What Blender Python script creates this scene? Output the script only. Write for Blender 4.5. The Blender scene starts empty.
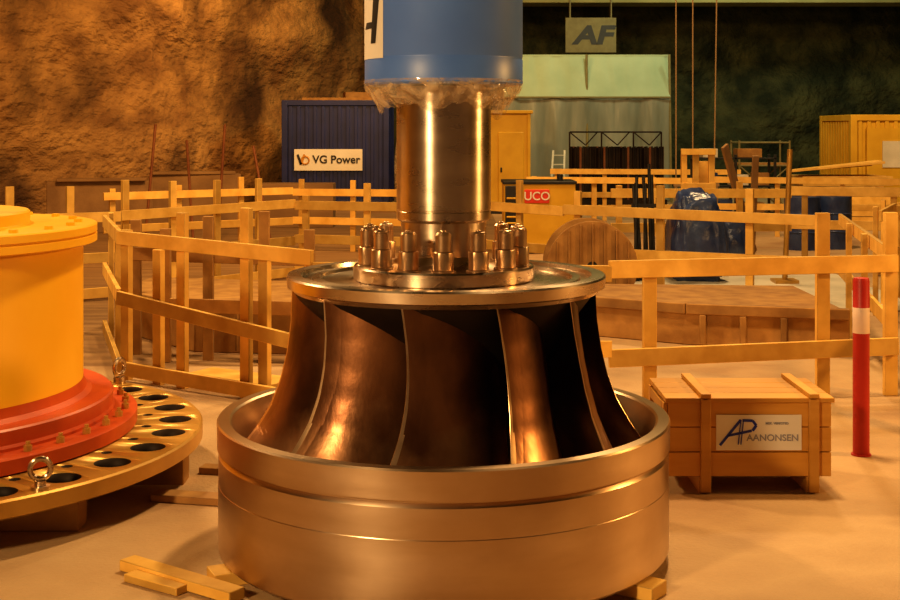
import bpy, bmesh, math, random
from mathutils import Vector, Matrix, noise
random.seed(4)
S = bpy.context.scene
COL = S.collection
try:
    S.view_settings.view_transform = 'Standard'
    S.view_settings.look = 'Medium High Contrast'
except Exception:
    pass

# ---------------------------------------------------------------- materials
def mat(name, c1, c2=None, rough=0.6, metal=0.0, scale=6.0, bump=0.0, bscale=None, detail=6.0,
        stretch=(1, 1, 1), island=0.0, lo=0.35, hi=0.65, rvar=0.0, bdist=0.02, c3=None, s3=2.0, aniso=0.0, t3=(.48, .62), st3=(1, 1, 1)):
    m = bpy.data.materials.new(name); m.use_nodes = True
    nt = m.node_tree; N = nt.nodes; L = nt.links
    b = N['Principled BSDF']
    b.inputs['Roughness'].default_value = rough
    b.inputs['Metallic'].default_value = metal
    if aniso:
        b.inputs['Anisotropic'].default_value = aniso; b.inputs['Anisotropic Rotation'].default_value = .25
        tg = N.new('ShaderNodeTangent'); tg.direction_type = 'RADIAL'; tg.axis = 'Z'
        L.new(tg.outputs[0], b.inputs['Tangent'])
    tc = N.new('ShaderNodeTexCoord'); mp = N.new('ShaderNodeMapping')
    mp.inputs['Scale'].default_value = stretch
    L.new(tc.outputs['Object'], mp.inputs['Vector'])
    nz = N.new('ShaderNodeTexNoise'); nz.inputs['Scale'].default_value = scale
    nz.inputs['Detail'].default_value = detail
    L.new(mp.outputs[0], nz.inputs['Vector'])
    rp = N.new('ShaderNodeValToRGB')
    rp.color_ramp.elements[0].position = lo; rp.color_ramp.elements[1].position = hi
    rp.color_ramp.elements[0].color = (*c1, 1); rp.color_ramp.elements[1].color = (*(c2 or c1), 1)
    L.new(nz.outputs[0], rp.inputs[0])
    out = rp.outputs[0]
    if c3:
        m3 = N.new('ShaderNodeMapping'); m3.inputs['Scale'].default_value = st3
        L.new(tc.outputs['Object'], m3.inputs['Vector'])
        n3 = N.new('ShaderNodeTexNoise'); n3.inputs['Scale'].default_value = s3; n3.inputs['Detail'].default_value = 8
        L.new(m3.outputs[0], n3.inputs['Vector'])
        r3 = N.new('ShaderNodeValToRGB'); r3.color_ramp.elements[0].position = t3[0]; r3.color_ramp.elements[1].position = t3[1]
        L.new(n3.outputs[0], r3.inputs[0])
        mx = N.new('ShaderNodeMixRGB'); mx.inputs[2].default_value = (*c3, 1)
        L.new(r3.outputs[0], mx.inputs[0]); L.new(out, mx.inputs[1]); out = mx.outputs[0]
    if island:
        g = N.new('ShaderNodeNewGeometry'); mr = N.new('ShaderNodeMapRange')
        mr.inputs['To Min'].default_value = 1 - island; mr.inputs['To Max'].default_value = 1 + island * .5
        L.new(g.outputs['Random Per Island'], mr.inputs['Value'])
        hs = N.new('ShaderNodeHueSaturation'); L.new(mr.outputs[0], hs.inputs['Value'])
        L.new(out, hs.inputs['Color']); out = hs.outputs[0]
    L.new(out, b.inputs['Base Color'])
    if rvar:
        mr2 = N.new('ShaderNodeMapRange'); mr2.inputs['To Min'].default_value = rough - rvar
        mr2.inputs['To Max'].default_value = rough + rvar
        L.new(nz.outputs[0], mr2.inputs['Value']); L.new(mr2.outputs[0], b.inputs['Roughness'])
    if bump:
        nb = N.new('ShaderNodeTexNoise'); nb.inputs['Scale'].default_value = bscale or scale
        nb.inputs['Detail'].default_value = 8
        L.new(mp.outputs[0], nb.inputs['Vector'])
        bp = N.new('ShaderNodeBump'); bp.inputs['Strength'].default_value = bump
        bp.inputs['Distance'].default_value = bdist
        L.new(nb.outputs[0], bp.inputs['Height']); L.new(bp.outputs[0], b.inputs['Normal'])
    return m

M = {}
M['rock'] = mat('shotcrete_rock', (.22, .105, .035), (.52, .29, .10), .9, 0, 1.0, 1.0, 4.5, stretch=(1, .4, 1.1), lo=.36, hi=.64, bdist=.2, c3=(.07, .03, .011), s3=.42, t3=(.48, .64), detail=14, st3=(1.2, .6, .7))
M['rock_dark'] = mat('dark_green_rock', (.020, .027, .012), (.10, .10, .040), .9, 0, 1.1, 1.0, 3.0, bdist=.3, detail=12)  # dark green-black rock colour for back wall, right wall and ceiling
M['floor'] = mat('dusty_concrete', (.42, .27, .135), (.53, .365, .195), .7, 0, 1.6, .45, 40, lo=.3, hi=.7, bdist=.012, c3=(.34, .205, .10), s3=.8, detail=10)
M['wood'] = mat('raw_timber', (.66, .38, .075), (.83, .52, .13), .6, 0, 5, .15, 40, island=.45, bdist=.004)
M['wood_old'] = mat('weathered_timber', (.30, .15, .042), (.44, .24, .07), .75, 0, 5, .2, 40, island=.35, bdist=.004)
M['ply'] = mat('crate_plywood', (.54, .26, .04), (.68, .36, .075), .42, 0, 3, .15, 25, stretch=(.4, 1, 3), island=.25, bdist=.003)
M['steel'] = mat('machined_steel', (.62, .50, .38), (.74, .62, .48), .28, 1.0, 3, .05, 60, stretch=(1, 1, 3), rvar=.06, bdist=.002, aniso=.75, c3=(.50, .38, .27), s3=1.6)
M['steel_band'] = mat('machined_steel_band', (.60, .45, .30), (.72, .56, .40), .34, 1.0, 3.0, .08, 90, stretch=(.5, .5, 3), rvar=.07, bdist=.0015, aniso=.65, c3=(.52, .37, .24), s3=1.8, t3=(.35, .70), st3=(1, 1, 1.6))
M['edge'] = mat('polished_blade_edge', (.50, .32, .18), (.70, .50, .31), .3, .9, 8, .1, 40, bdist=.003)
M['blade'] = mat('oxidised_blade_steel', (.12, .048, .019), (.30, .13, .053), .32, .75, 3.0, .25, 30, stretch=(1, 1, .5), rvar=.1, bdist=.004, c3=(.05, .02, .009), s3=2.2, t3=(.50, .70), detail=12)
def lighten_bottom(m):  # blends a lighter brown in towards the bottom, broken up by noise
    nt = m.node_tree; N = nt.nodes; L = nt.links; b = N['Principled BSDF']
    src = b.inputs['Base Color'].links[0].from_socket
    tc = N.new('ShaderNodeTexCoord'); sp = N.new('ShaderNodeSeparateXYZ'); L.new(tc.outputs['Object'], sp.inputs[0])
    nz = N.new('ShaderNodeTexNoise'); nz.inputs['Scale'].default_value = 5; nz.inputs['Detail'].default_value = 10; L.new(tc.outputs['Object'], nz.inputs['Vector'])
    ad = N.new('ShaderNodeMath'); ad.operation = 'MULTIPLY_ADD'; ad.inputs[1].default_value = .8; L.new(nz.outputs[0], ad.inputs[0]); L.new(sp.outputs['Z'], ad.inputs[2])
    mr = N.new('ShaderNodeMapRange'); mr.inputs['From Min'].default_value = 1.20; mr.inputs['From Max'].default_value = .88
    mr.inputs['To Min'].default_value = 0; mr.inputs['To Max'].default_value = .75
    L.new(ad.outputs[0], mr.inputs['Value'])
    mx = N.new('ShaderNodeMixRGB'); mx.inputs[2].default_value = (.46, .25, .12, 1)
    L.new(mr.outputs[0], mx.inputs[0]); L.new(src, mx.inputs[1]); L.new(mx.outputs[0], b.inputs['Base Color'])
lighten_bottom(M['blade'])
M['dark_steel'] = mat('dark_cast_steel', (.015, .009, .006), (.035, .02, .012), .6, .6, 3)
M['yellow'] = mat('yellow_paint', (.84, .44, .018), (.88, .49, .028), .35, 0, 2, .05, 12, bdist=.004)
M['yellow2'] = mat('yellow_container_paint', (.58, .33, .018), (.68, .41, .03), .5, 0, 2)
M['red'] = mat('red_oxide_paint', (.44, .06, .010), (.56, .095, .016), .4, 0, 4)
M['plate'] = mat('primed_flange_steel', (.44, .25, .055), (.60, .36, .09), .38, .5, 3, .05, 30, bdist=.003)
M['blue'] = mat('blue_paint', (.090, .20, .62), (.11, .24, .70), .4, 0, 2, .08, 5, bdist=.01)
M['navy'] = mat('navy_container_paint', (.008, .015, .10), (.013, .022, .14), .45, 0, 2)
M['white'] = mat('white_sign', (.74, .70, .64), (.80, .76, .70), .5, 0, 2)
M['black'] = mat('black_paint', (.012, .012, .015), (.02, .02, .02), .5, 0, 3)
M['ink_blue'] = mat('blue_print', (.02, .04, .40), None, .5)
M['ink_grey'] = mat('grey_print', (.30, .30, .38), None, .5)
M['ink_orange'] = mat('orange_print', (.55, .25, .03), None, .5)
M['redsign'] = mat('red_sign', (.65, .04, .02), (.7, .06, .03), .5)
M['polewhite'] = mat('white_reflective', (.8, .62, .5), None, .5)
M['polered'] = mat('red_post_paint', (.42, .018, .014), (.50, .03, .02), .45, 0, 5)
M['tarp_up'] = mat('pale_green_tarpaulin', (.30, .39, .25), (.38, .47, .31), .6, 0, 1, .2, 3, bdist=.05)
M['tarp_lo'] = mat('grey_plastic_sheet', (.16, .18, .15), (.26, .27, .22), .3, 0, .8, .3, 2, stretch=(3, 1, .5), bdist=.05)
M['concrete'] = mat('concrete_beam', (.22, .20, .08), (.29, .26, .11), .8, 0, 1, .2, 8)
M['signgrey'] = mat('grey_sign_board', (.17, .14, .055), (.21, .18, .075), .6)
M['sheet'] = mat('white_floor_sheet', (.56, .52, .42), (.70, .64, .52), .45, 0, 2, .3, 5, bdist=.03)
M['tarpblue'] = mat('dark_blue_tarpaulin', (.02, .035, .12), (.05, .08, .20), .3, 0, 4, .5, 7, bdist=.03)
M['rope'] = mat('hoist_rope', (.3, .2, .1), None, .7)
M['rust'] = mat('rusty_rod', (.16, .05, .02), (.22, .08, .03), .7, .3)
M['floorwood'] = mat('worn_decking', (.20, .11, .045), (.32, .19, .08), .75, 0, 2, .2, 20, stretch=(.3, 3, 1))

def film():
    m = bpy.data.materials.new('clear_plastic_film'); m.use_nodes = True
    nt = m.node_tree; N = nt.nodes; L = nt.links
    b = N['Principled BSDF']; b.inputs['Base Color'].default_value = (.78, .62, .42, 1)
    b.inputs['Roughness'].default_value = .10; b.inputs['Specular IOR Level'].default_value = 1.0
    t = N.new('ShaderNodeBsdfTransparent'); mx = N.new('ShaderNodeMixShader')
    tc = N.new('ShaderNodeTexCoord')
    nz = N.new('ShaderNodeTexNoise'); nz.inputs['Scale'].default_value = 6; nz.inputs['Distortion'].default_value = 2.2; nz.inputs['Detail'].default_value = 2
    L.new(tc.outputs['Object'], nz.inputs['Vector'])
    mr = N.new('ShaderNodeMapRange'); mr.inputs['From Min'].default_value = .42; mr.inputs['From Max'].default_value = .62
    mr.inputs['To Min'].default_value = .14; mr.inputs['To Max'].default_value = .5
    L.new(nz.outputs[0], mr.inputs['Value']); L.new(mr.outputs[0], mx.inputs[0])
    L.new(t.outputs[0], mx.inputs[1]); L.new(b.outputs[0], mx.inputs[2])
    bp = N.new('ShaderNodeBump'); bp.inputs['Strength'].default_value = .6; bp.inputs['Distance'].default_value = .03
    L.new(nz.outputs[0], bp.inputs['Height']); L.new(bp.outputs[0], b.inputs['Normal'])
    L.new(mx.outputs[0], N['Material Output'].inputs['Surface'])
    return m
M['film'] = film()

# ---------------------------------------------------------------- mesh builder
class MB:
    def __init__(self): self.bm = bmesh.new()
    def _quad(self, vs, m):
        try:
            f = self.bm.faces.new(vs); f.material_index = m; f.smooth = True; return f
        except ValueError: return None
    def prism(self, mtx, sx, sy, sz, m=0):
        v = []
        for z in (-.5, .5):
            for x, y in ((-.5, -.5), (.5, -.5), (.5, .5), (-.5, .5)):
                v.append(self.bm.verts.new(mtx @ Vector((x * sx, y * sy, z * sz))))
        for q in ((3, 2, 1, 0), (4, 5, 6, 7), (0, 1, 5, 4), (1, 2, 6, 5), (2, 3, 7, 6), (3, 0, 4, 7)):
            self._quad([v[i] for i in q], m)
    def box(self, cx, cy, cz, sx, sy, sz, rz=0, m=0):
        self.prism(Matrix.Translation((cx, cy, cz)) @ Matrix.Rotation(rz, 4, 'Z'), sx, sy, sz, m)
    def beam(self, p1, p2, t, h, m=0):
        p1 = Vector(p1); p2 = Vector(p2); d = p2 - p1; ln = d.length; x = d.normalized()
        up = Vector((0, 0, 1)) if abs(x.z) < .95 else Vector((0, 1, 0))
        y = up.cross(x).normalized(); z = x.cross(y)
        R = Matrix((x, y, z)).transposed().to_4x4()
        self.prism(Matrix.Translation((p1 + p2) / 2) @ R, ln, t, h, m)
    def cyl(self, p1, p2, r, n=16, m=0, r2=None, rot=0):
        p1 = Vector(p1); p2 = Vector(p2); r2 = r if r2 is None else r2
        z = (p2 - p1).normalized(); up = Vector((0, 0, 1)) if abs(z.z) < .95 else Vector((1, 0, 0))
        x = up.cross(z).normalized(); y = z.cross(x)
        a = []; b = []
        for i in range(n):
            t = 2 * math.pi * i / n + rot
            d = x * math.cos(t) + y * math.sin(t)
            a.append(self.bm.verts.new(p1 + d * r)); b.append(self.bm.verts.new(p2 + d * r2))
        for i in range(n):
            j = (i + 1) % n; self._quad([a[i], a[j], b[j], b[i]], m)
        self._quad(a[::-1], m); self._quad(b, m)
    def lathe(self, prof, c, n=96, m=0, closed=False, mats=None):
        rings = []
        for r, z in prof:
            if r < 1e-5: rings.append([self.bm.verts.new((c[0], c[1], z))])
            else: rings.append([self.bm.verts.new((c[0] + r * math.cos(2 * math.pi * i / n), c[1] + r * math.sin(2 * math.pi * i / n), z)) for i in range(n)])
        K = len(rings)
        for k in range(K if closed else K - 1):
            A = rings[k]; B = rings[(k + 1) % K]; mi = mats[k] if mats else m
            for i in range(n):
                j = (i + 1) % n
                if len(A) == 1 and len(B) == 1: continue
                if len(A) == 1: self._quad([A[0], B[j], B[i]], mi)
                elif len(B) == 1: self._quad([A[i], A[j], B[0]], mi)
                else: self._quad([A[i], A[j], B[j], B[i]], mi)
    def torus(self, mtx, R, r, n=28, k=10, m=0):
        g = []
        for i in range(n):
            t = 2 * math.pi * i / n
            g.append([self.bm.verts.new(mtx @ Vector(((R + r * math.cos(2 * math.pi * q / k)) * math.cos(t), (R + r * math.cos(2 * math.pi * q / k)) * math.sin(t), r * math.sin(2 * math.pi * q / k)))) for q in range(k)])
        for i in range(n):
            for q in range(k):
                self._quad([g[i][q], g[(i + 1) % n][q], g[(i + 1) % n][(q + 1) % k], g[i][(q + 1) % k]], m)
    def done(self, name, mats, parent=None, bevel=0, ang=35, recalc=True):
        if recalc: bmesh.ops.recalc_face_normals(self.bm, faces=self.bm.faces)
        me = bpy.data.meshes.new(name); self.bm.to_mesh(me); self.bm.free()
        for x in mats: me.materials.append(M[x])
        me.set_sharp_from_angle(angle=math.radians(ang))
        o = bpy.data.objects.new(name, me); COL.objects.link(o)
        if parent: o.parent = parent
        if bevel:
            b = o.modifiers.new('bevel', 'BEVEL'); b.width = bevel; b.segments = 2; b.limit_method = 'ANGLE'
        return o

def empty(name, loc=(0, 0, 0)):
    e = bpy.data.objects.new(name, None); e.location = (0, 0, 0); COL.objects.link(e); return e

def text(name, body, loc, size, m, parent=None, rz=0, extrude=.002, sx=1, shear=0, bold=.012):
    c = bpy.data.curves.new(name, 'FONT'); c.body = body; c.size = size; c.extrude = extrude
    c.align_x = 'CENTER'; c.align_y = 'CENTER'; c.shear = shear; c.offset = size * bold
    c.materials.append(M[m])
    o = bpy.data.objects.new(name, c); COL.objects.link(o)
    o.location = loc; o.rotation_euler = (math.radians(90), 0, rz); o.scale = (sx, 1, 1)
    if parent: o.parent = parent
    return o

# ---------------------------------------------------------------- cavern shell
b = MB()
b.box(3, 4.5, -.1, 44, 13, .2)
b.box(-9, 30.5, -.1, 20, 39, .2, m=1)
b.box(13, 30.5, -.1, 24, 39, .2, m=0)
b.done('floor', ['floor', 'floorwood'])

def rockwall(name, pts, h, m, amp=.5, step=.3):
    b = MB(); cols = []
    L = [0]
    for i in range(len(pts) - 1): L.append(L[-1] + math.dist(pts[i], pts[i + 1]))
    n = int(L[-1] / step); nz = int(h / step)
    for i in range(n + 1):
        s = L[-1] * i / n; k = 0
        while k < len(pts) - 2 and s > L[k + 1]: k += 1
        t = (s - L[k]) / (L[k + 1] - L[k])
        x = pts[k][0] + (pts[k + 1][0] - pts[k][0]) * t; y = pts[k][1] + (pts[k + 1][1] - pts[k][1]) * t
        dx = pts[k + 1][0] - pts[k][0]; dy = pts[k + 1][1] - pts[k][1]; l = math.hypot(dx, dy); nx, ny = dy / l, -dx / l
        col = []
        for j in range(nz + 1):
            z = h * j / nz
            P = Vector((x, y * .5, z * 1.3))
            d = noise.noise(P * .30) * amp * .8 + noise.fractal(P * .9 + Vector((7, 0, 0)), .8, 2, 5) * amp * .22 + noise.noise(Vector((x, y * .7, z)) * 1.9) * amp * .08
            col.append(b.bm.verts.new((x + nx * d, y + ny * d, z)))
        cols.append(col)
    for i in range(n):
        for j in range(nz): b._quad([cols[i][j], cols[i + 1][j], cols[i + 1][j + 1], cols[i][j + 1]], 0)
    b.done(name, [m], ang=180)
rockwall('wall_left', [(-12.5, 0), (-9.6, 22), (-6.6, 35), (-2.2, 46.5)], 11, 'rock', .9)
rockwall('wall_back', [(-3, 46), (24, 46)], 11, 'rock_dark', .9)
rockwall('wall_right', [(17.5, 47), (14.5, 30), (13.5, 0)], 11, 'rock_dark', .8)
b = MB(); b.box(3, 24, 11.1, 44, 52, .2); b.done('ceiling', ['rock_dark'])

b = MB()
b.box(9, 42, 6.75, 20, .8, 1.1); b.box(9, 41.8, 6.1, 20, 1.3, .14)
for i in range(9): b.box(1 + i * 2.2, 41.55, 6.65, .1, .2, .9)
for x in (-.6, 18): b.box(x, 42.2, 3.05, .7, .7, 6.1)
b.done('crane_runway_beam', ['concrete'], bevel=.02)

# ---------------------------------------------------------------- turbine runner
CX, CY = -.03, 6.2
Z0 = .06
run = empty('turbine_runner')
b = MB()
prof = [(1.05, Z0), (1.060, Z0 + .012), (1.060, .372), (1.0585, .375), (1.0585, .50), (1.050, .512), (1.042, .518), (1.042, .526), (1.064, .532), (1.066, .648), (1.059, .656), (1.010, .656), (1.0, .648),
        (.985, .58), (.975, .50), (.95, .40), (.92, .30), (.90, .20), (.90, Z0)]
b.lathe(prof, (CX, CY), 160, closed=True)
b.done('band_ring', ['steel_band'], run, ang=25)
b = MB()
b.lathe([(.735, 1.258), (.753, 1.266), (.757, 1.312), (.750, 1.320), (.690, 1.320), (.685, 1.300), (.640, 1.300), (.635, 1.308), (.600, 1.308), (.595, 1.292), (.30, 1.292),
         (.30, 1.24), (.72, 1.24)], (CX + .012, CY), 128, closed=True)
b.done('crown_plate', ['steel'], run, ang=25)
b = MB()
b.lathe([(.72, 1.262), (.70, 1.22), (.64, 1.14), (.56, 1.03), (.48, .88), (.40, .68), (.33, .48), (.27, .30), (.2, .16), (0, .12)], (CX, CY), 96)
b.done('hub_cone', ['dark_steel'], run)
ZP = [(1.275, .722), (1.10, .732), (.967, .752), (.85, .780), (.73, .825), (.64, .878), (.56, .935), (.46, .990)]
def ro(z):
    if z >= ZP[0][0]: return ZP[0][1]
    for (za, ra), (zb, rb) in zip(ZP, ZP[1:]):
        if za >= z >= zb: return ra + (rb - ra) * (za - z) / (za - zb)
    return ZP[-1][1]
b = MB()
NB = 11
for k in range(NB):
    th0 = math.radians(-90 - 14 + k * 360 / NB)
    nu, ns = 30, 22
    F = []; Bk = []
    for i in range(nu + 1):
        u = i / nu; z = 1.262 - u * (1.262 - .47)
        R = ro(z) - .004; rf = []; rb = []
        for j in range(ns + 1):
            s = (j / ns) ** 1.5
            sweep = math.radians(51) * (s ** .9) * (1 - .1 * u)
            r = R * (1 - .42 * s ** 1.25)
            zz = z - .10 * s * u
            t = th0 + sweep + math.radians(3.5 * math.sin(u * math.pi) - 2.0 * u * u)
            th = (.034 + .026 * u * u) * (1 - .6 * s) if j > 0 else .013 + .018 * u * u
            dt = th / r / 2
            rf.append(b.bm.verts.new((CX + r * math.cos(t - dt), CY + r * math.sin(t - dt), zz)))
            rb.append(b.bm.verts.new((CX + (r - th * .3) * math.cos(t + dt), CY + (r - th * .3) * math.sin(t + dt), zz)))
        F.append(rf); Bk.append(rb)
    for i in range(nu):
        for j in range(ns):
            mi = 1 if j < 1 else 0
            b._quad([F[i][j], F[i][j + 1], F[i + 1][j + 1], F[i + 1][j]], mi)
            b._quad([Bk[i][j], Bk[i + 1][j], Bk[i + 1][j + 1], Bk[i][j + 1]], 0)
        b._quad([F[i][0], F[i + 1][0], Bk[i + 1][0], Bk[i][0]], 1)
        b._quad([F[i][ns], Bk[i][ns], Bk[i + 1][ns], F[i + 1][ns]], 0)
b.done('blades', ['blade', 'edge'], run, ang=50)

# shaft with coupling flange
sh = empty('turbine_shaft')
b = MB()
b.lathe([(0, 1.293), (.425, 1.293), (.43, 1.298), (.43, 1.352), (.424, 1.36), (.30, 1.36), (.24, 1.375), (.205, 1.41), (.20, 1.47), (.205, 1.565), (.222, 1.575), (.225, 1.58),
         (.225, 1.615), (.2225, 1.618), (.2225, 1.622), (.225, 1.625), (.225, 2.205), (0, 2.205)], (CX, CY), 96)
b.done('shaft_body', ['steel'], sh, ang=25)
b = MB()
for i in range(14):
    t = math.radians(-90 + i * 360 / 14); x = CX + .365 * math.cos(t); y = CY + .365 * math.sin(t)
    b.cyl((x, y, 1.36), (x, y, 1.368), .056, 24)
    b.cyl((x, y, 1.368), (x, y, 1.452), .047, 12, rot=i)
    b.cyl((x, y, 1.452), (x, y, 1.53), .036, 20)
    b.cyl((x, y, 1.53), (x, y, 1.54), .036, 20, r2=.028)
    b.cyl((x, y, 1.54), (x, y, 1.548), .014, 12)
b.done('coupling_bolts', ['edge'], sh, bevel=.003)

# blue sleeve
sl = empty('blue_shaft_cover')
b = MB()
b.lathe([(0, 2.21), (.365, 2.21), (.376, 2.22), (.376, 2.33), (.3735, 2.335), (.3735, 2.34), (.376, 2.345), (.376, 4.6), (.36, 4.62), (0, 4.62)], (CX, CY), 96)
b.done('sleeve', ['blue'], sl)
def patch(b, r, pts, m, n=12):
    (ta, za), (tb, zb), (tc, zc), (td, zd) = pts
    lo = []; hi = []
    for i in range(n + 1):
        s = i / n
        t0 = ta + (tb - ta) * s; z0 = za + (zb - za) * s; t1 = td + (tc - td) * s; z1 = zd + (zc - zd) * s
        t0, t1 = math.radians(t0), math.radians(t1)
        lo.append(b.bm.verts.new((CX + r * math.cos(t0), CY + r * math.sin(t0), z0)))
        hi.append(b.bm.verts.new((CX + r * math.cos(t1), CY + r * math.sin(t1), z1)))
    for i in range(n): b._quad([lo[i], lo[i + 1], hi[i + 1], hi[i]], m)
b = MB()
patch(b, .3775, [(-205, 2.33), (-137, 2.33), (-137, 2.78), (-205, 2.78)], 0, 20)
patch(b, .379, [(-180, 2.40), (-172, 2.40), (-141, 2.62), (-149, 2.62)], 1)
patch(b, .379, [(-149, 2.62), (-141, 2.62), (-146, 2.40), (-153, 2.40)], 1)
patch(b, .379, [(-166, 2.47), (-147, 2.47), (-147, 2.50), (-162, 2.50)], 1)
b.done('logo_label', ['white', 'black'], sl, recalc=False)
b = MB(); n = 200; rows = 22
for layer, (ro_, sd, dz) in enumerate(((.379, 0, 0), (.372, 20, -.012))):
    G = []
    for j in range(rows + 1):
        s = j / rows; row = []
        for i in range(n):
            t = 2 * math.pi * i / n
            c = Vector((math.cos(t), math.sin(t), 0))
            rag = noise.noise(c * 1.8 + Vector((3 + sd, 1, 5))) * .09 + noise.noise(c * 6 + Vector((3, 1, 5 + sd))) * .025
            z = 2.235 + dz * s - s * (.125 + rag)
            w = min(1, s * 4)
            q = c + Vector((sd, 0, s * .25))
            crump = abs(noise.noise(q * 6)) * .035 + noise.noise(q * 13) * .006
            r = ro_ - .085 * s ** 1.6 + (crump - .008) * w + noise.noise(c * 2.5 + Vector((sd, 5, s))) * .018 * w
            row.append(b.bm.verts.new((CX + r * c.x, CY + r * c.y, z)))
        G.append(row)
    for j in range(rows):
        for i in range(n): b._quad([G[j][i], G[j][(i + 1) % n], G[j + 1][(i + 1) % n], G[j + 1][i]], 0)
b.done('plastic_film_wrap', ['film'], sl, ang=60)

# timber blocks under the runner
b = MB()
for a in (-35, 35, 90, 145, 205):
    t = math.radians(a); b.box(CX + .98 * math.cos(t), CY + .98 * math.sin(t), .03, .30, .14, .06, t)
b.done('timber_blocking', ['wood'], bevel=.004)

# ---------------------------------------------------------------- yellow tank & flange
TX, TY = -3.24, 7.4
tk = empty('yellow_steel_tank')
b = MB()
pr = [(0, .281), (1.40, .281), (1.42, .29), (1.42, .36), (1.40, .37), (1.29, .37), (1.29, .385), (1.28, .40), (1.28, .47), (1.27, .48), (1.16, .48), (1.13, .50), (1.11, .55), (1.11, 1.34), (1.17, 1.345),
      (1.19, 1.355), (1.19, 1.395), (1.175, 1.40), (1.175, 1.405), (1.19, 1.41), (1.19, 1.45), (1.18, 1.457), (.83, 1.457), (.81, 1.465), (.81, 1.525), (.80, 1.535), (0, 1.535)]
mm = [1] * 12 + [0] * 14
b.lathe(pr, (TX, TY), 128, mats=mm)
for i in range(40):
    t = 2 * math.pi * i / 40
    x, y = TX + 1.355 * math.cos(t), TY + 1.355 * math.sin(t)
    b.cyl((x, y, .37), (x, y, .40), .022, 6, m=2); b.cyl((x, y, .40), (x, y, .42), .012, 8, m=2)
for i in range(24):
    t = 2 * math.pi * i / 24; x, y = TX + 1.08 * math.cos(t), TY + 1.08 * math.sin(t)
    b.cyl((x, y, 1.457), (x, y, 1.475), .025, 6, m=0)
for a in (-20, 100, 220):
    t = math.radians(a); x, y = TX + .7 * math.cos(t), TY + .7 * math.sin(t)
    b.cyl((x, y, 1.535), (x, y, 1.60), .07, 20, m=0); b.cyl((x, y, 1.60), (x, y, 1.615), .09, 20, m=0)
b.done('tank_body', ['yellow', 'red', 'plate'], tk, ang=30)

b = MB()
b.lathe([(1.25, .18), (1.77, .18), (1.80, .195), (1.80, .27), (1.79, .28), (1.25, .28)], (TX, TY), 160, closed=True)
disc = b.done('flange_disc', ['plate', 'dark_steel'], tk, ang=30)
b = MB()
for i in range(30):
    t = 2 * math.pi * (i + .97) / 30; x, y = TX + 1.64 * math.cos(t), TY + 1.64 * math.sin(t)
    b.cyl((x, y, .1), (x, y, .4), .095, 28, m=1)
    t += math.pi / 30; x, y = TX + 1.485 * math.cos(t), TY + 1.485 * math.sin(t)
    b.cyl((x, y, .1), (x, y, .4), .03, 14, m=1)
cut = b.done('cutter', ['plate', 'dark_steel'])
md = disc.modifiers.new('holes', 'BOOLEAN'); md.operation = 'DIFFERENCE'; md.object = cut; md.solver = 'EXACT'
dg = bpy.context.evaluated_depsgraph_get()
me2 = bpy.data.meshes.new_from_object(disc.evaluated_get(dg)); disc.modifiers.clear(); disc.data = me2
bpy.data.objects.remove(cut, do_unlink=True)
b = MB(); b.lathe([(1.22, .181), (1.76, .181), (1.76, .20), (1.22, .20)], (TX, TY), 96, closed=True); b.done('hole_backing_ring', ['dark_steel'], tk)  # dark ring inside the disc, closing the bottoms of the holes
b = MB()
ex, ey = -1.965, 6.235
b.cyl((ex, ey, .28), (ex, ey, .295), .045, 20); b.cyl((ex, ey, .295), (ex, ey, .32), .028, 16)
b.torus(Matrix.Translation((ex, ey, .375)) @ Matrix.Rotation(.35, 4, 'Z') @ Matrix.Rotation(math.radians(90), 4, 'X'), .048, .014)
ex, ey = -2.25, 8.85
b.cyl((ex, ey, .28), (ex, ey, .32), .04, 16)
b.torus(Matrix.Translation((ex, ey, .385)) @ Matrix.Rotation(1.2, 4, 'Z') @ Matrix.Rotation(math.radians(90), 4, 'X'), .055, .016)
b.done('eye_bolts', ['steel'], tk)
b = MB()
for y, x1, x2 in ((6.55, -4.6, -1.85), (7.4, -5.05, -1.5), (8.35, -4.7, -1.8)):
    b.beam((x1, y, .09), (x2, y, .09), .16, .18)
b.done('timber_bearers', ['wood_old'], bevel=.006)

# ---------------------------------------------------------------- crate
cr = empty('wooden_crate')
b = MB()
x0, x1, y0, y1 = 1.20, 2.10, 7.16, 7.72
zb, zt = .09, .50
for i in range(3):
    h = (zt - zb) / 3; z = zb + h * (i + .5)
    b.box((x0 + x1) / 2, y0 + .012, z, x1 - x0, .022, h - .004)
    b.box((x0 + x1) / 2, y1 - .012, z, x1 - x0, .022, h - .004)
    b.box(x0 + .012, (y0 + y1) / 2, z, .022, y1 - y0 - .05, h - .004)
    b.box(x1 - .012, (y0 + y1) / 2, z, .022, y1 - y0 - .05, h - .004)
for i in range(4):
    d = (y1 - y0 + .03) / 4; b.box((x0 + x1) / 2, y0 - .015 + d * (i + .5), zt + .013, x1 - x0 + .03, d - .005, .026)
for x in (1.405, 2.0):
    b.box(x, y0 - .014, .265, .055, .026, .51); b.box(x, y1 + .014, .265, .055, .026, .51)
    b.box(x, (y0 + y1) / 2, zt + .039, .055, y1 - y0 + .06, .024)
    b.box(x, (y0 + y1) / 2, .045, .07, y1 - y0, .09)
b.box((x0 + x1) / 2, y0 + .2, .075, x1 - x0 - .05, .1, .03)
b.box(x0 - .012, y0 + .04, .295, .022, .06, .40); b.box(x0 - .012, y1 - .04, .295, .022, .06, .40)
b.box(x0 - .012, (y0 + y1) / 2, .46, .022, y1 - y0 - .16, .06)
b.done('crate_body', ['ply'], cr, bevel=.003)
b = MB(); b.box(1.70, y0 - .003, .335, .47, .006, .195); b.done('crate_label', ['white'], cr)
yl = y0 - .0075
b = MB()
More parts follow.
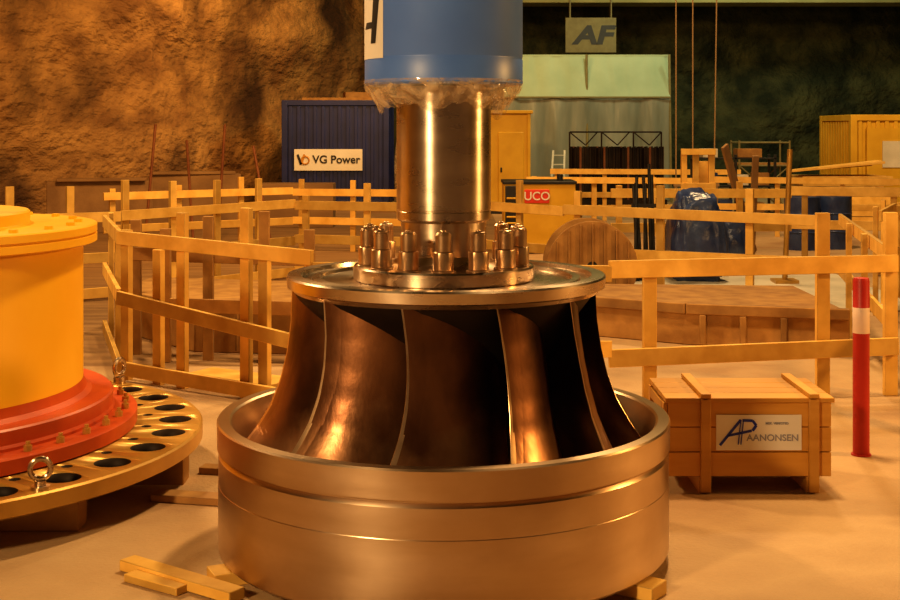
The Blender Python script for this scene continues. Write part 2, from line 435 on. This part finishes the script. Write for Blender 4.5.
for p, q, w in (((1.485, .265), (1.60, .405), .014), ((1.60, .405), (1.585, .27), .016), ((1.53, .318), (1.66, .345), .013),
                ((1.615, .405), (1.600, .27), .013), ((1.61, .402), (1.665, .40), .014), ((1.665, .40), (1.685, .375), .015), ((1.685, .375), (1.665, .345), .015)):
    b.beam((p[0], yl, p[1]), (q[0], yl, q[1]), .003, w)
b.done('label_strokes', ['ink_blue'], cr)
text('label_text', 'AANONSEN', (1.775, yl, .305), .050, 'ink_grey', cr, sx=1.05)
text('label_small_text', 'MEK. VERKSTED', (1.80, yl, .385), .018, 'ink_grey', cr)

# red/white bollard
b = MB(); px, py = 2.53, 8.0
b.cyl((px, py, 0), (px, py, .010), .060, 24, m=0)
b.lathe([(.050, .010), (.050, .75), (.051, .752), (.051, .91), (.050, .912), (.050, 1.07), (.045, 1.09), (0, 1.095)], (px, py), 28, mats=[0, 0, 1, 0, 0, 0, 0])
b.done('red_marker_post', ['polered', 'polewhite'])

# ---------------------------------------------------------------- guard rails
def rail_run(b, p, q, rails, posts, t=.035, w=.12, pt=.09, off=.06, m=0):
    p = Vector((*p, 0)); q = Vector((*q, 0)); d = (q - p).normalized(); nrm = Vector((-d.y, d.x, 0))
    if nrm.y < 0: nrm = -nrm
    for za, zb2 in rails:
        b.beam(p + Vector((0, 0, za)), q + Vector((0, 0, zb2)), t, w, m)
    ang = math.atan2(d.y, d.x)
    for s, h in posts:
        c = p + (q - p) * s + nrm * off
        b.box(c.x, c.y, h / 2, pt, .05, h, ang, m)
b = MB()
rail_run(b, (-2.66, 10.4), (-.98, 9.25), [(1.14, 1.09), (.66, .46), (.10, .07)], [(.02, 1.2), (.2, 1.06), (.33, 1.36), (.66, 1.42), (.75, 1.05), (.97, 1.05)], w=.11)
rail_run(b, (-3.35, 12.6), (-2.66, 10.45), [(1.12, 1.14), (.66, .66), (.1, .1)], [(.02, 1.2), (.5, 1.1)])
rail_run(b, (-.98, 9.25), (1.18, 9.5), [(1.0, .95), (.45, .4)], [(.3, 1.0), (.7, 1.0)])
b.done('wooden_guard_rail', ['wood'], bevel=.004)
b = MB()
rail_run(b, (1.16, 9.5), (3.36, 9.75), [(.98, 1.0), (.33, .38)], [(.145, 1.0), (.745, 1.38), (.985, 1.38)], w=.13, pt=.1)
rail_run(b, (3.36, 9.8), (4.2, 14.0), [(1.02, 1.04), (.5, .5)], [(.35, 1.1), (.65, 1.1)], w=.12)
b.beam((3.3, 8.3, .16), (3.42, 9.65, .75), .05, .1); b.box(3.42, 8.25, .06, .5, .14, .12, .3)
b.done('wooden_guard_rail', ['wood'], bevel=.004)
def fence(name, pts, rails, sp, h=1.08, m='wood', w=.12, jit=.06):
    b = MB()
    for p, q in zip(pts, pts[1:]):
        L = math.dist(p, q); k = max(1, int(round(L / sp)))
        rail_run(b, p, q, [(z + random.uniform(-.03, .03), z + random.uniform(-.03, .03)) for z in rails], [((i + .15) / k, h + random.uniform(0, jit)) for i in range(k)], w=w)
    b.done(name, [m], bevel=.004)
fence('wooden_guard_rail', [(-5.6, 14.2), (-3.9, 15.4), (-2.1, 17.6), (-.4, 17.0)], (1.0, .52, .1), .8, jit=.35)
fence('wooden_guard_rail', [(.1, 17.4), (1.4, 16.0), (4.15, 14.2)], (1.0, .52), .95, jit=.3)
fence('wooden_guard_rail', [(-5.2, 19.5), (-2.6, 21.5), (0, 21.0)], (1.0, .5), 1.0, jit=.2)
fence('wooden_guard_rail', [(1.4, 24), (4.8, 24.6), (9.4, 23.6)], (1.05, .55), 1.2, jit=.1)
fence('wooden_guard_rail', [(2.4, 19.4), (5.2, 19.8), (7.6, 18.9)], (1.05, .55), 1.1, jit=.2, w=.14)
fence('wooden_guard_rail', [(4.6, 13.9), (5.3, 15.5), (6.8, 15.6)], (1.05, .55), .9, jit=.15)
fence('wooden_guard_rail', [(2.2, 28.6), (6.4, 28.6)], (1.1, .6), 1.2)
b = MB()
pts = [(-3.3, 12.9), (-2.3, 11.7), (-.9, 11.5), (-.9, 13.4), (-3.2, 14.0)]
lo = [b.bm.verts.new((x, y, 0)) for x, y in pts]; hi = [b.bm.verts.new((x, y, .42)) for x, y in pts]
for i in range(5): b._quad([lo[i], lo[(i + 1) % 5], hi[(i + 1) % 5], hi[i]], 0)
b._quad(hi, 0); b._quad(lo[::-1], 0)
for k in range(5):
    b.box(-2.2 + k * .3, 11.62 - k * .04, .22, .03, .03, .38, -.14)
b.done('plywood_platform', ['wood_old'], bevel=.01)
b = MB()
for x, y, h in ((-2.45, 11.2, 1.15), (-2.1, 11.3, 1.25), (-1.6, 11.2, 1.3), (-1.2, 11.1, 1.15), (-2.8, 11.6, 1.2)):
    b.box(x, y, h / 2, .09, .06, h)
b.beam((-2.85, 11.58, .9), (-1.15, 11.05, .9), .035, .12); b.beam((-2.4, 11.13, .5), (-1.15, 11.03, .48), .035, .12)
b.done('wooden_guard_rail', ['wood_old'], bevel=.004)

b = MB()
pts = [(1.25, 12.7), (2.2, 12.1), (3.6, 11.7), (3.62, 13.7), (1.3, 13.9)]
lo = [b.bm.verts.new((x, y, 0)) for x, y in pts]; hi = [b.bm.verts.new((x, y, .36)) for x, y in pts]
for i in range(5): b._quad([lo[i], lo[(i + 1) % 5], hi[(i + 1) % 5], hi[i]], 0)
b._quad(hi, 0); b._quad(lo[::-1], 0)
for (p, q) in zip(pts, pts[1:3]): b.beam((*p, .34), (*q, .34), .09, .1, 0)
for s in (.1, .35, .6, .85):
    x = 2.2 + 1.4 * s; y = 12.1 - .4 * s; b.box(x, y - .03, .15, .06, .04, .28, -.28)
b.done('plywood_platform', ['wood_old'], bevel=.01)
b = MB()
n = 24; G = []
for i in range(n + 1):
    row = []
    for j in range(12):
        x = 2.3 + i * 3.0 / n; y = 14.3 + j * .42
        row.append(b.bm.verts.new((x + .1 * noise.noise((x, y, 0)), y, .015 + .03 * abs(noise.noise((x * 2, y * 2, 1))))))
    G.append(row)
for i in range(n):
    for j in range(11): b._quad([G[i][j], G[i + 1][j], G[i + 1][j + 1], G[i][j + 1]], 0)
b.done('plastic_floor_sheet', ['sheet'])
b = MB(); b.box(-1.75, 10.35, .012, .9, .6, .024, -.55)
b.done('plywood_sheet', ['wood'], bevel=.003)

# cable drum
b = MB(); dx, dy = 1.56, 14.55
b.cyl((dx, dy - .3, .5), (dx, dy - .25, .5), .5, 40); b.cyl((dx, dy + .25, .5), (dx, dy + .3, .5), .5, 40)
b.cyl((dx, dy - .25, .5), (dx, dy + .25, .5), .28, 32, m=1); b.cyl((dx, dy - .31, .5), (dx, dy - .3, .5), .06, 16, m=1)
for k in range(-3, 4): b.beam((dx + k * .13, dy - .305, .5 - math.sqrt(.23 - (k * .13) ** 2)), (dx + k * .13, dy - .305, .5 + math.sqrt(.23 - (k * .13) ** 2)), .012, .118)
b.done('cable_drum', ['wood_old', 'black'], bevel=.004)

def lump(name, c, sz, m, seed=0):
    bm = bmesh.new(); bmesh.ops.create_icosphere(bm, subdivisions=5, radius=1)
    for v in bm.verts:
        p = v.co.copy(); q = Vector([math.copysign(abs(a) ** .55, a) for a in p])
        q *= 1 + .12 * noise.fractal(p * 2.2 + Vector((seed, 0, 0)), 1, 2, 4) + .03 * noise.noise(p * 9)
        f = 1 - .22 * max(0, q.z)
        v.co = Vector((c[0] + q.x * sz[0] / 2 * f, c[1] + q.y * sz[1] / 2 * f, max(0, c[2] + q.z * sz[2] / 2)))
    for f in bm.faces: f.smooth = True
    me = bpy.data.meshes.new(name); bm.to_mesh(me); bm.free(); me.materials.append(M[m])
    o = bpy.data.objects.new(name, me); COL.objects.link(o); return o
lump('tarpaulin_covered_machine', (3.25, 17.2, .58), (.75, .8, 1.2), 'tarpblue', 2)
lump('tarpaulin_covered_machine', (3.95, 18.2, .4), (.55, .6, .85), 'tarpblue', 6)

b = MB()
for i in range(7):
    x = 2.42 + i * .05; b.cyl((x, 17.0 + .05 * i, 0), (x + random.uniform(-.06, .06), 17.25, 1.35 + random.uniform(-.1, .2)), .022, 10)
b.beam((2.4, 17.2, 1.0), (2.76, 17.2, 1.0), .03, .05)
b.done('scaffold_pole_bundle', ['black'])
b = MB()
for x in (3.76, 3.95, 4.2): b.box(x, 20.9, .85, .09, .09, 1.7)
for z in (.6, 1.1, 1.65): b.beam((3.7, 20.84, z), (4.26, 20.84, z), .04, .1)
b.box(4.08, 20.95, 1.25, .2, .03, .5)
b.done('wooden_frame', ['wood'], bevel=.004)
b = MB(); b.beam((4.35, 20.6, 1.75), (4.95, 21.2, .0), .05, .16); b.beam((4.75, 20.2, 1.6), (4.75, 20.5, 0), .1, .05)
b.done('leaning_board', ['floorwood'], bevel=.004)
b = MB(); b.cyl((4.35, 16.9, 0), (4.42, 16.9, 1.75), .035, 12); b.box(4.35, 16.9, .03, .3, .3, .06)
b.done('steel_prop', ['plate'])
b = MB()
for x, y in ((5.9, 21.8), (6.5, 22.0)):
    b.lathe([(0, .0), (.29, .0), (.29, .29), (.30, .30), (.29, .31), (.29, .59), (.30, .60), (.29, .61), (.29, .88), (.27, .87), (0, .87)], (x, y), 28)
b.done('oil_drums', ['tarpblue'])
b = MB()
for k in range(6): b.box(5.9 + k * .18, 17.4, .135, .12, 1.0, .022)
for y in (17.0, 17.4, 17.8): b.box(6.35, y, .07, 1.05, .09, .1)
b.box(6.35, 17.4, .4, .8, .7, .5)
b.done('loaded_pallet', ['wood_old'], bevel=.004)
# scaffold tower and tool rack at the back right
b = MB()
for x in (6.9, 8.1):
    for y in (31.0, 31.9): b.cyl((x, y, 0), (x, y, 1.75), .025, 8)
    for z in (.6, 1.15, 1.7): b.cyl((x, 31.0, z), (x, 31.9, z), .02, 8)
for y in (31.0, 31.9):
    b.cyl((6.9, y, .1), (8.1, y, 1.15), .018, 8); b.cyl((8.1, y, .1), (6.9, y, 1.15), .018, 8)
    for z in (1.15, 1.7): b.cyl((6.9, y, z), (8.1, y, z), .02, 8)
b.box(7.5, 31.45, 1.19, 1.25, .85, .04, m=1)
b.done('scaffold_tower', ['signgrey', 'wood_old'])
b = MB()
for x in (5.0, 5.8, 6.6):
    for y in (26.4, 26.9): b.box(x, y, .75, .05, .05, 1.5, m=0)
for z in (.3, .85, 1.42):
    b.box(5.8, 26.65, z, 1.66, .55, .03, m=0)
for x, z, sx_, sz_, mm_ in ((5.2, .42, .35, .2, 1), (5.6, .45, .3, .26, 2), (6.2, .42, .4, .2, 1), (5.25, 1.0, .4, .26, 2), (5.9, .98, .35, .22, 3), (6.35, 1.0, .3, .26, 1), (5.3, 1.53, .3, .18, 3), (6.1, 1.53, .5, .18, 1)):
    b.box(x, 26.65, z, sx_, .4, sz_, m=mm_)
b.done('storage_rack', ['black', 'wood_old', 'tarpblue', 'sheet'], bevel=.005)

# generator set with red sign
g = empty('portable_generator')
b = MB(); b.box(1.45, 21.4, .63, 1.15, .9, 1.0, m=0); b.box(1.02, 20.94, .75, .26, .03, .7, m=1); b.box(1.45, 21.4, 1.15, 1.19, .94, .05, m=1)
for i in range(5): b.box(1.02, 20.92, .5 + i * .1, .22, .02, .03, m=0)
b.box(1.45, 21.4, .065, 1.2, .7, .13, m=1); b.box(1.40, 20.94, .93, .40, .03, .22, m=2)
b.cyl((1.8, 21.3, 1.17), (1.8, 21.3, 1.28), .05, 14, m=1)
b.done('housing', ['yellow2', 'black', 'redsign'], g, bevel=.01)
text('sign_text', 'UCO', (1.40, 20.92, .93), .19, 'white', g)

def container(x0, x1, y0, y1, h):
    b = MB()
    b.box((x0 + x1) / 2, (y0 + y1) / 2, h / 2 + .06, x1 - x0 - .12, y1 - y0 - .12, h - .16)
    for x in (x0 + .07, x1 - .07):
        for y in (y0 + .07, y1 - .07): b.box(x, y, h / 2, .15, .15, h)
    for z in (.1, h - .07):
        for y in (y0 + .06, y1 - .06): b.box((x0 + x1) / 2, y, z, x1 - x0 - .28, .12, .14)
        for x in (x0 + .06, x1 - .06): b.box(x, (y0 + y1) / 2, z, .12, y1 - y0 - .28, .14)
    n = int((x1 - x0 - .3) / .2)
    for i in range(n): b.box(x0 + .22 + (x1 - x0 - .44) * i / (n - 1), y0 + .045, h / 2, .09, .05, h - .3)
    n = int((y1 - y0 - .3) / .2)
    for s in (x0 + .045, x1 - .045):
        for i in range(n): b.box(s, y0 + .22 + (y1 - y0 - .44) * i / (n - 1), h / 2, .05, .09, h - .3)
    return b
nc = empty('blue_shipping_container')
b = container(-4.4, -1.6, 34, 37, 2.78); b.done('container_body', ['navy'], nc, bevel=.01)
b = MB(); b.box(-3.18, 33.98, 1.22, 1.78, .03, .56); b.done('container_sign', ['white'], nc)
text('container_sign_text', 'VG Power', (-2.97, 33.955, 1.22), .29, 'black', nc, bold=.02)
b = MB()
b.beam((-3.98, 33.955, 1.36), (-3.89, 33.955, 1.1), .01, .06, 1); b.beam((-3.89, 33.955, 1.1), (-3.80, 33.955, 1.36), .01, .06, 0)
b.torus(Matrix.Translation((-3.78, 33.955, 1.21)) @ Matrix.Rotation(math.radians(90), 4, 'X'), .1, .02, m=0)
b.done('container_sign_logo', ['ink_orange', 'black'], nc)
yc = empty('yellow_shipping_container')
b = container(9.1, 14.0, 29.5, 32, 2.35)
b.done('container_body', ['yellow2'], yc, bevel=.01)
b = MB()
b.box(9.9, 29.5, 1.15, .9, .06, 1.8); b.box(10.05, 29.46, 1.45, .5, .03, .6, m=1)
b.done('container_door', ['yellow2', 'sheet'], yc)
b = MB()
b.box(1.0, 32.1, 1.25, 1.8, 2.2, 2.3, m=0); b.box(1.0, 32.1, 2.43, 1.95, 2.35, .08, m=0); b.box(1.0, 32.1, .06, 1.8, 2.2, .12, m=1)
b.box(1.45, 30.99, 1.05, .6, .04, 1.8, m=0); b.box(1.22, 30.96, 1.05, .04, .04, .12, m=1)
for x in (.12, 1.88): b.box(x, 31.0, 1.25, .08, .06, 2.3, m=0)
b.box(.6, 30.99, 1.5, .5, .04, .5, m=1)
b.done('yellow_site_cabin', ['yellow2', 'black'], bevel=.015)
lump('plastic_bundle', (-1.1, 33.2, 1.25), (.6, .6, 2.6), 'film', 9)
b = MB()
for i in range(5): b.beam((-3.9 + .1 * i, 34.4 + .4 * i, 2.82), (-1.75, 34.3 + .45 * i, 2.82), .2, .07)
b.box(-2.4, 35, 2.93, .9, .6, .16, .2)
b.done('planks_on_container', ['wood_old'])

# tarp tent
tt = empty('tarpaulin_shelter')
def cloth(name, x0, x1, z0, z1, y, m, amp=.05, dy=0):
    b = MB(); n = 70; k = 20; G = []
    for i in range(n + 1):
        G.append([])
        for j in range(k + 1):
            x = x0 + (x1 - x0) * i / n; z = z0 + (z1 - z0) * j / k
            G[-1].append(b.bm.verts.new((x, y + dy * j / k + amp * noise.noise((x * 2.2, z * .5, 3)) + amp * .4 * noise.noise((x * 7, z, 3)), z)))
    for i in range(n):
        for j in range(k): b._quad([G[i][j], G[i + 1][j], G[i + 1][j + 1], G[i][j + 1]], 0)
    return b.done(name, [m], tt)
cloth('upper_sheet', 1.5, 6.1, 2.9, 4.05, 36.0, 'tarp_up', dy=.35)
cloth('front_sheet', 1.5, 6.1, .05, 2.9, 36.0, 'tarp_lo', .09)
b = MB(); b.box(3.8, 38.2, 4.08, 4.7, 3.7, .06, m=0)
b.done('roof_sheet', ['tarp_up'], tt)
b = MB()
for x in (1.5, 3.8, 6.1):
    b.cyl((x, 35.85, 0), (x, 36.15, 4.1), .035, 10); b.cyl((x, 40, 0), (x, 40, 4.1), .035, 10)
b.cyl((1.5, 35.9, 2.9), (6.1, 35.9, 2.9), .03, 10)
b.done('frame_poles', ['signgrey'], tt)
b = MB()
b.beam((2.6, 33.8, 0), (2.75, 34.6, 1.45), .05, .05); b.beam((2.95, 33.8, 0), (3.05, 34.6, 1.45), .05, .05)
for i in range(6):
    s = (i + .5) / 6; b.beam((2.6 + .15 * s, 33.8 + .8 * s, 1.45 * s), (2.95 + .1 * s, 33.8 + .8 * s, 1.45 * s), .03, .03)
b.done('step_ladder', ['sheet'])
b = MB()
for i, x in enumerate((3.35, 3.95, 4.55, 5.1)):
    b.cyl((x, 33, .25), (x, 33, 1.55), .29, 28, m=0)
    for k in range(14):
        t = k * math.pi / 7; b.cyl((x + .3 * math.cos(t), 33 + .3 * math.sin(t), .25), (x + .3 * math.cos(t), 33 + .3 * math.sin(t), 1.58), .03, 8, m=1 if k % 5 == 0 else 0)
b.box(4.2, 33, .16, 2.5, .8, .18, m=0)
b.cyl((3.0, 32.6, 1.95), (5.3, 32.6, 1.95), .02, 8, m=0)
for x in (3.0, 3.8, 4.6, 5.3): b.cyl((x, 32.6, 0), (x, 32.6, 1.95), .02, 8, m=0)
for x in (3.0, 3.8, 4.6): b.cyl((x, 32.6, 1.95), (x + .4, 32.6, 1.62), .015, 8, m=0); b.cyl((x + .4, 32.6, 1.62), (x + .7, 32.6, 1.95), .015, 8, m=0)
b.done('coil_stack', ['dark_steel', 'rust'])
sg = empty('company_sign_board')
b = MB(); b.box(4.45, 41.1, 5.0, 1.6, .06, 1.1); b.box(3.8, 41.25, 5.9, .04, .3, .9); b.box(5.1, 41.25, 5.9, .04, .3, .9)
b.done('board', ['signgrey'], sg); text('letters', 'AF', (4.5, 41.06, 4.97), .80, 'black', sg, sx=1.3, shear=.2, bold=.04)

# lumber pile
b = MB()
for i in range(5):
    for j in range(5):
        b.beam((7.3, 27.0 + .24 * j, .1 + .21 * i), (8.9 + random.uniform(-.2, .3), 27 + .24 * j, .1 + .21 * i), .22, .2)
for j in range(6): b.beam((7.0 + .1 * j, 26.9 + .18 * j, 1.15), (9.0, 27.0 + .2 * j, 1.25 + random.uniform(0, .12)), .2, .05)
b.done('timber_stack', ['wood'], bevel=.004)
rp = MB()
for x, y, zb2 in ((4.45, 25.6, 1.0), (4.78, 25.6, 1.0), (5.2, 25.6, 1.0)): rp.cyl((x, y, zb2), (x + (.0 if x < 5 else .14), y, 11), .014, 8)
rp.beam((4.4, 25.6, .95), (5.3, 25.6, .95), .06, .12)
for x in (4.45, 5.25): rp.cyl((x, 25.6, 0), (x, 25.6, .95), .03, 8)
rp.done('hoist_ropes', ['rope'])
b = MB()
for (xa, ya, xb, yb, h) in ((-5.4, 23.0, -5.3, 23.4, 2.1), (-4.5, 22.8, -4.9, 24.2, 1.8), (-4.15, 23.2, -4.05, 23.4, 2.1), (-3.2, 23.2, -3.6, 23.8, 1.7)):
    b.cyl((xa, ya, 0), (xb, yb, h), .025, 8)
b.done('reinforcing_rods', ['rust'])
b = MB(); b.box(-6.9, 25.6, .5, 2.0, .6, 1.0, .3); b.box(-5.2, 26.6, .55, 1.8, .6, 1.1, .2); b.box(-3.2, 27, .45, 1.6, .6, .9, 0)
b.beam((-7.6, 25.1, 1.03), (-6.0, 25.6, 1.03), .3, .06); b.beam((-6.0, 26.2, 1.13), (-4.4, 26.6, 1.13), .3, .06)
b.done('stacked_formwork', ['floorwood'], bevel=.01)

b = MB()
b.beam((-1.47, 5.92, .03), (-.90, 5.50, .03), .09, .05); b.beam((-1.42, 5.78, .02), (-1.15, 5.60, .02), .08, .035)
b.done('scrap_plank', ['wood'], bevel=.004)
b = MB(); b.beam((-1.6, 7.05, .02), (-1.15, 6.95, .02), .12, .04); b.beam((-1.45, 7.6, .02), (-1.2, 7.55, .02), .1, .04)
b.done('scrap_plank', ['wood_old'], bevel=.004)

# ---------------------------------------------------------------- lights
K = 1.45
def area(name, loc, tgt, size, power, col):
    l = bpy.data.lights.new(name, 'AREA'); l.size = size; l.energy = power * K; l.color = col
    o = bpy.data.objects.new(name, l); COL.objects.link(o); o.location = loc
    o.rotation_euler = (Vector(tgt) - Vector(loc)).to_track_quat('-Z', 'Y').to_euler(); return o
SOD = (1, .54, .17); WRM = (1, .66, .31); COOL = (.85, .95, .60)
area('hall_area_light', (-4.6, -.4, 4.2), (-.2, 6.5, .9), .6, 310, WRM)  # unseen low lamp, added for the highlight on the steel shaft
area('hall_area_light', (7.5, 7.0, 3.6), (0, 6.3, .9), .6, 200, SOD)  # unseen low lamp at the right, added for the shaft's edge highlight
area('hall_area_light', (-5.5, 12.0, 6.8), (-.5, 7.0, .3), .6, 360, WRM)
area('hall_area_light', (1.8, 9.0, 8.5), (.5, 7.5, 0), .7, 400, WRM)
area('hall_area_light', (-3.0, 17, 7.5), (-8, 28, 4.5), .8, 620, SOD)  # unseen lamp added to wash the left rock wall
area('hall_area_light', (-1.5, 30, 8.0), (-6, 37, 5), .8, 420, SOD)  # unseen lamp added to wash the far end of the left wall
area('hall_area_light', (4, 19, 9.5), (3, 19, 0), 1.2, 520, WRM)
area('hall_area_light', (5, 30, 8), (4, 36, 2), 1.0, 160, COOL)  # unseen lamp added to light the tarpaulin shelter dimly
area('hall_area_light', (9, 35, 8.5), (11, 46, 5), 1.0, 220, COOL)  # unseen lamp added to brighten the back wall
area('hall_area_light', (10, 24, 7), (11, 31, 1), 1.0, 220, WRM)
w = bpy.data.worlds.new('World'); S.world = w; w.use_nodes = True
w.node_tree.nodes['Background'].inputs[0].default_value = (1, .56, .28, 1)
w.node_tree.nodes['Background'].inputs[1].default_value = .07

# ---------------------------------------------------------------- camera
cd = bpy.data.cameras.new('camera'); cam = bpy.data.objects.new('camera', cd); COL.objects.link(cam)
cd.sensor_width = 36; cd.lens = 52; cd.shift_y = -170 / 900; cd.clip_end = 200
cam.location = (0, 0, 2.0); cam.rotation_euler = (math.radians(90), 0, 0)
S.camera = cam
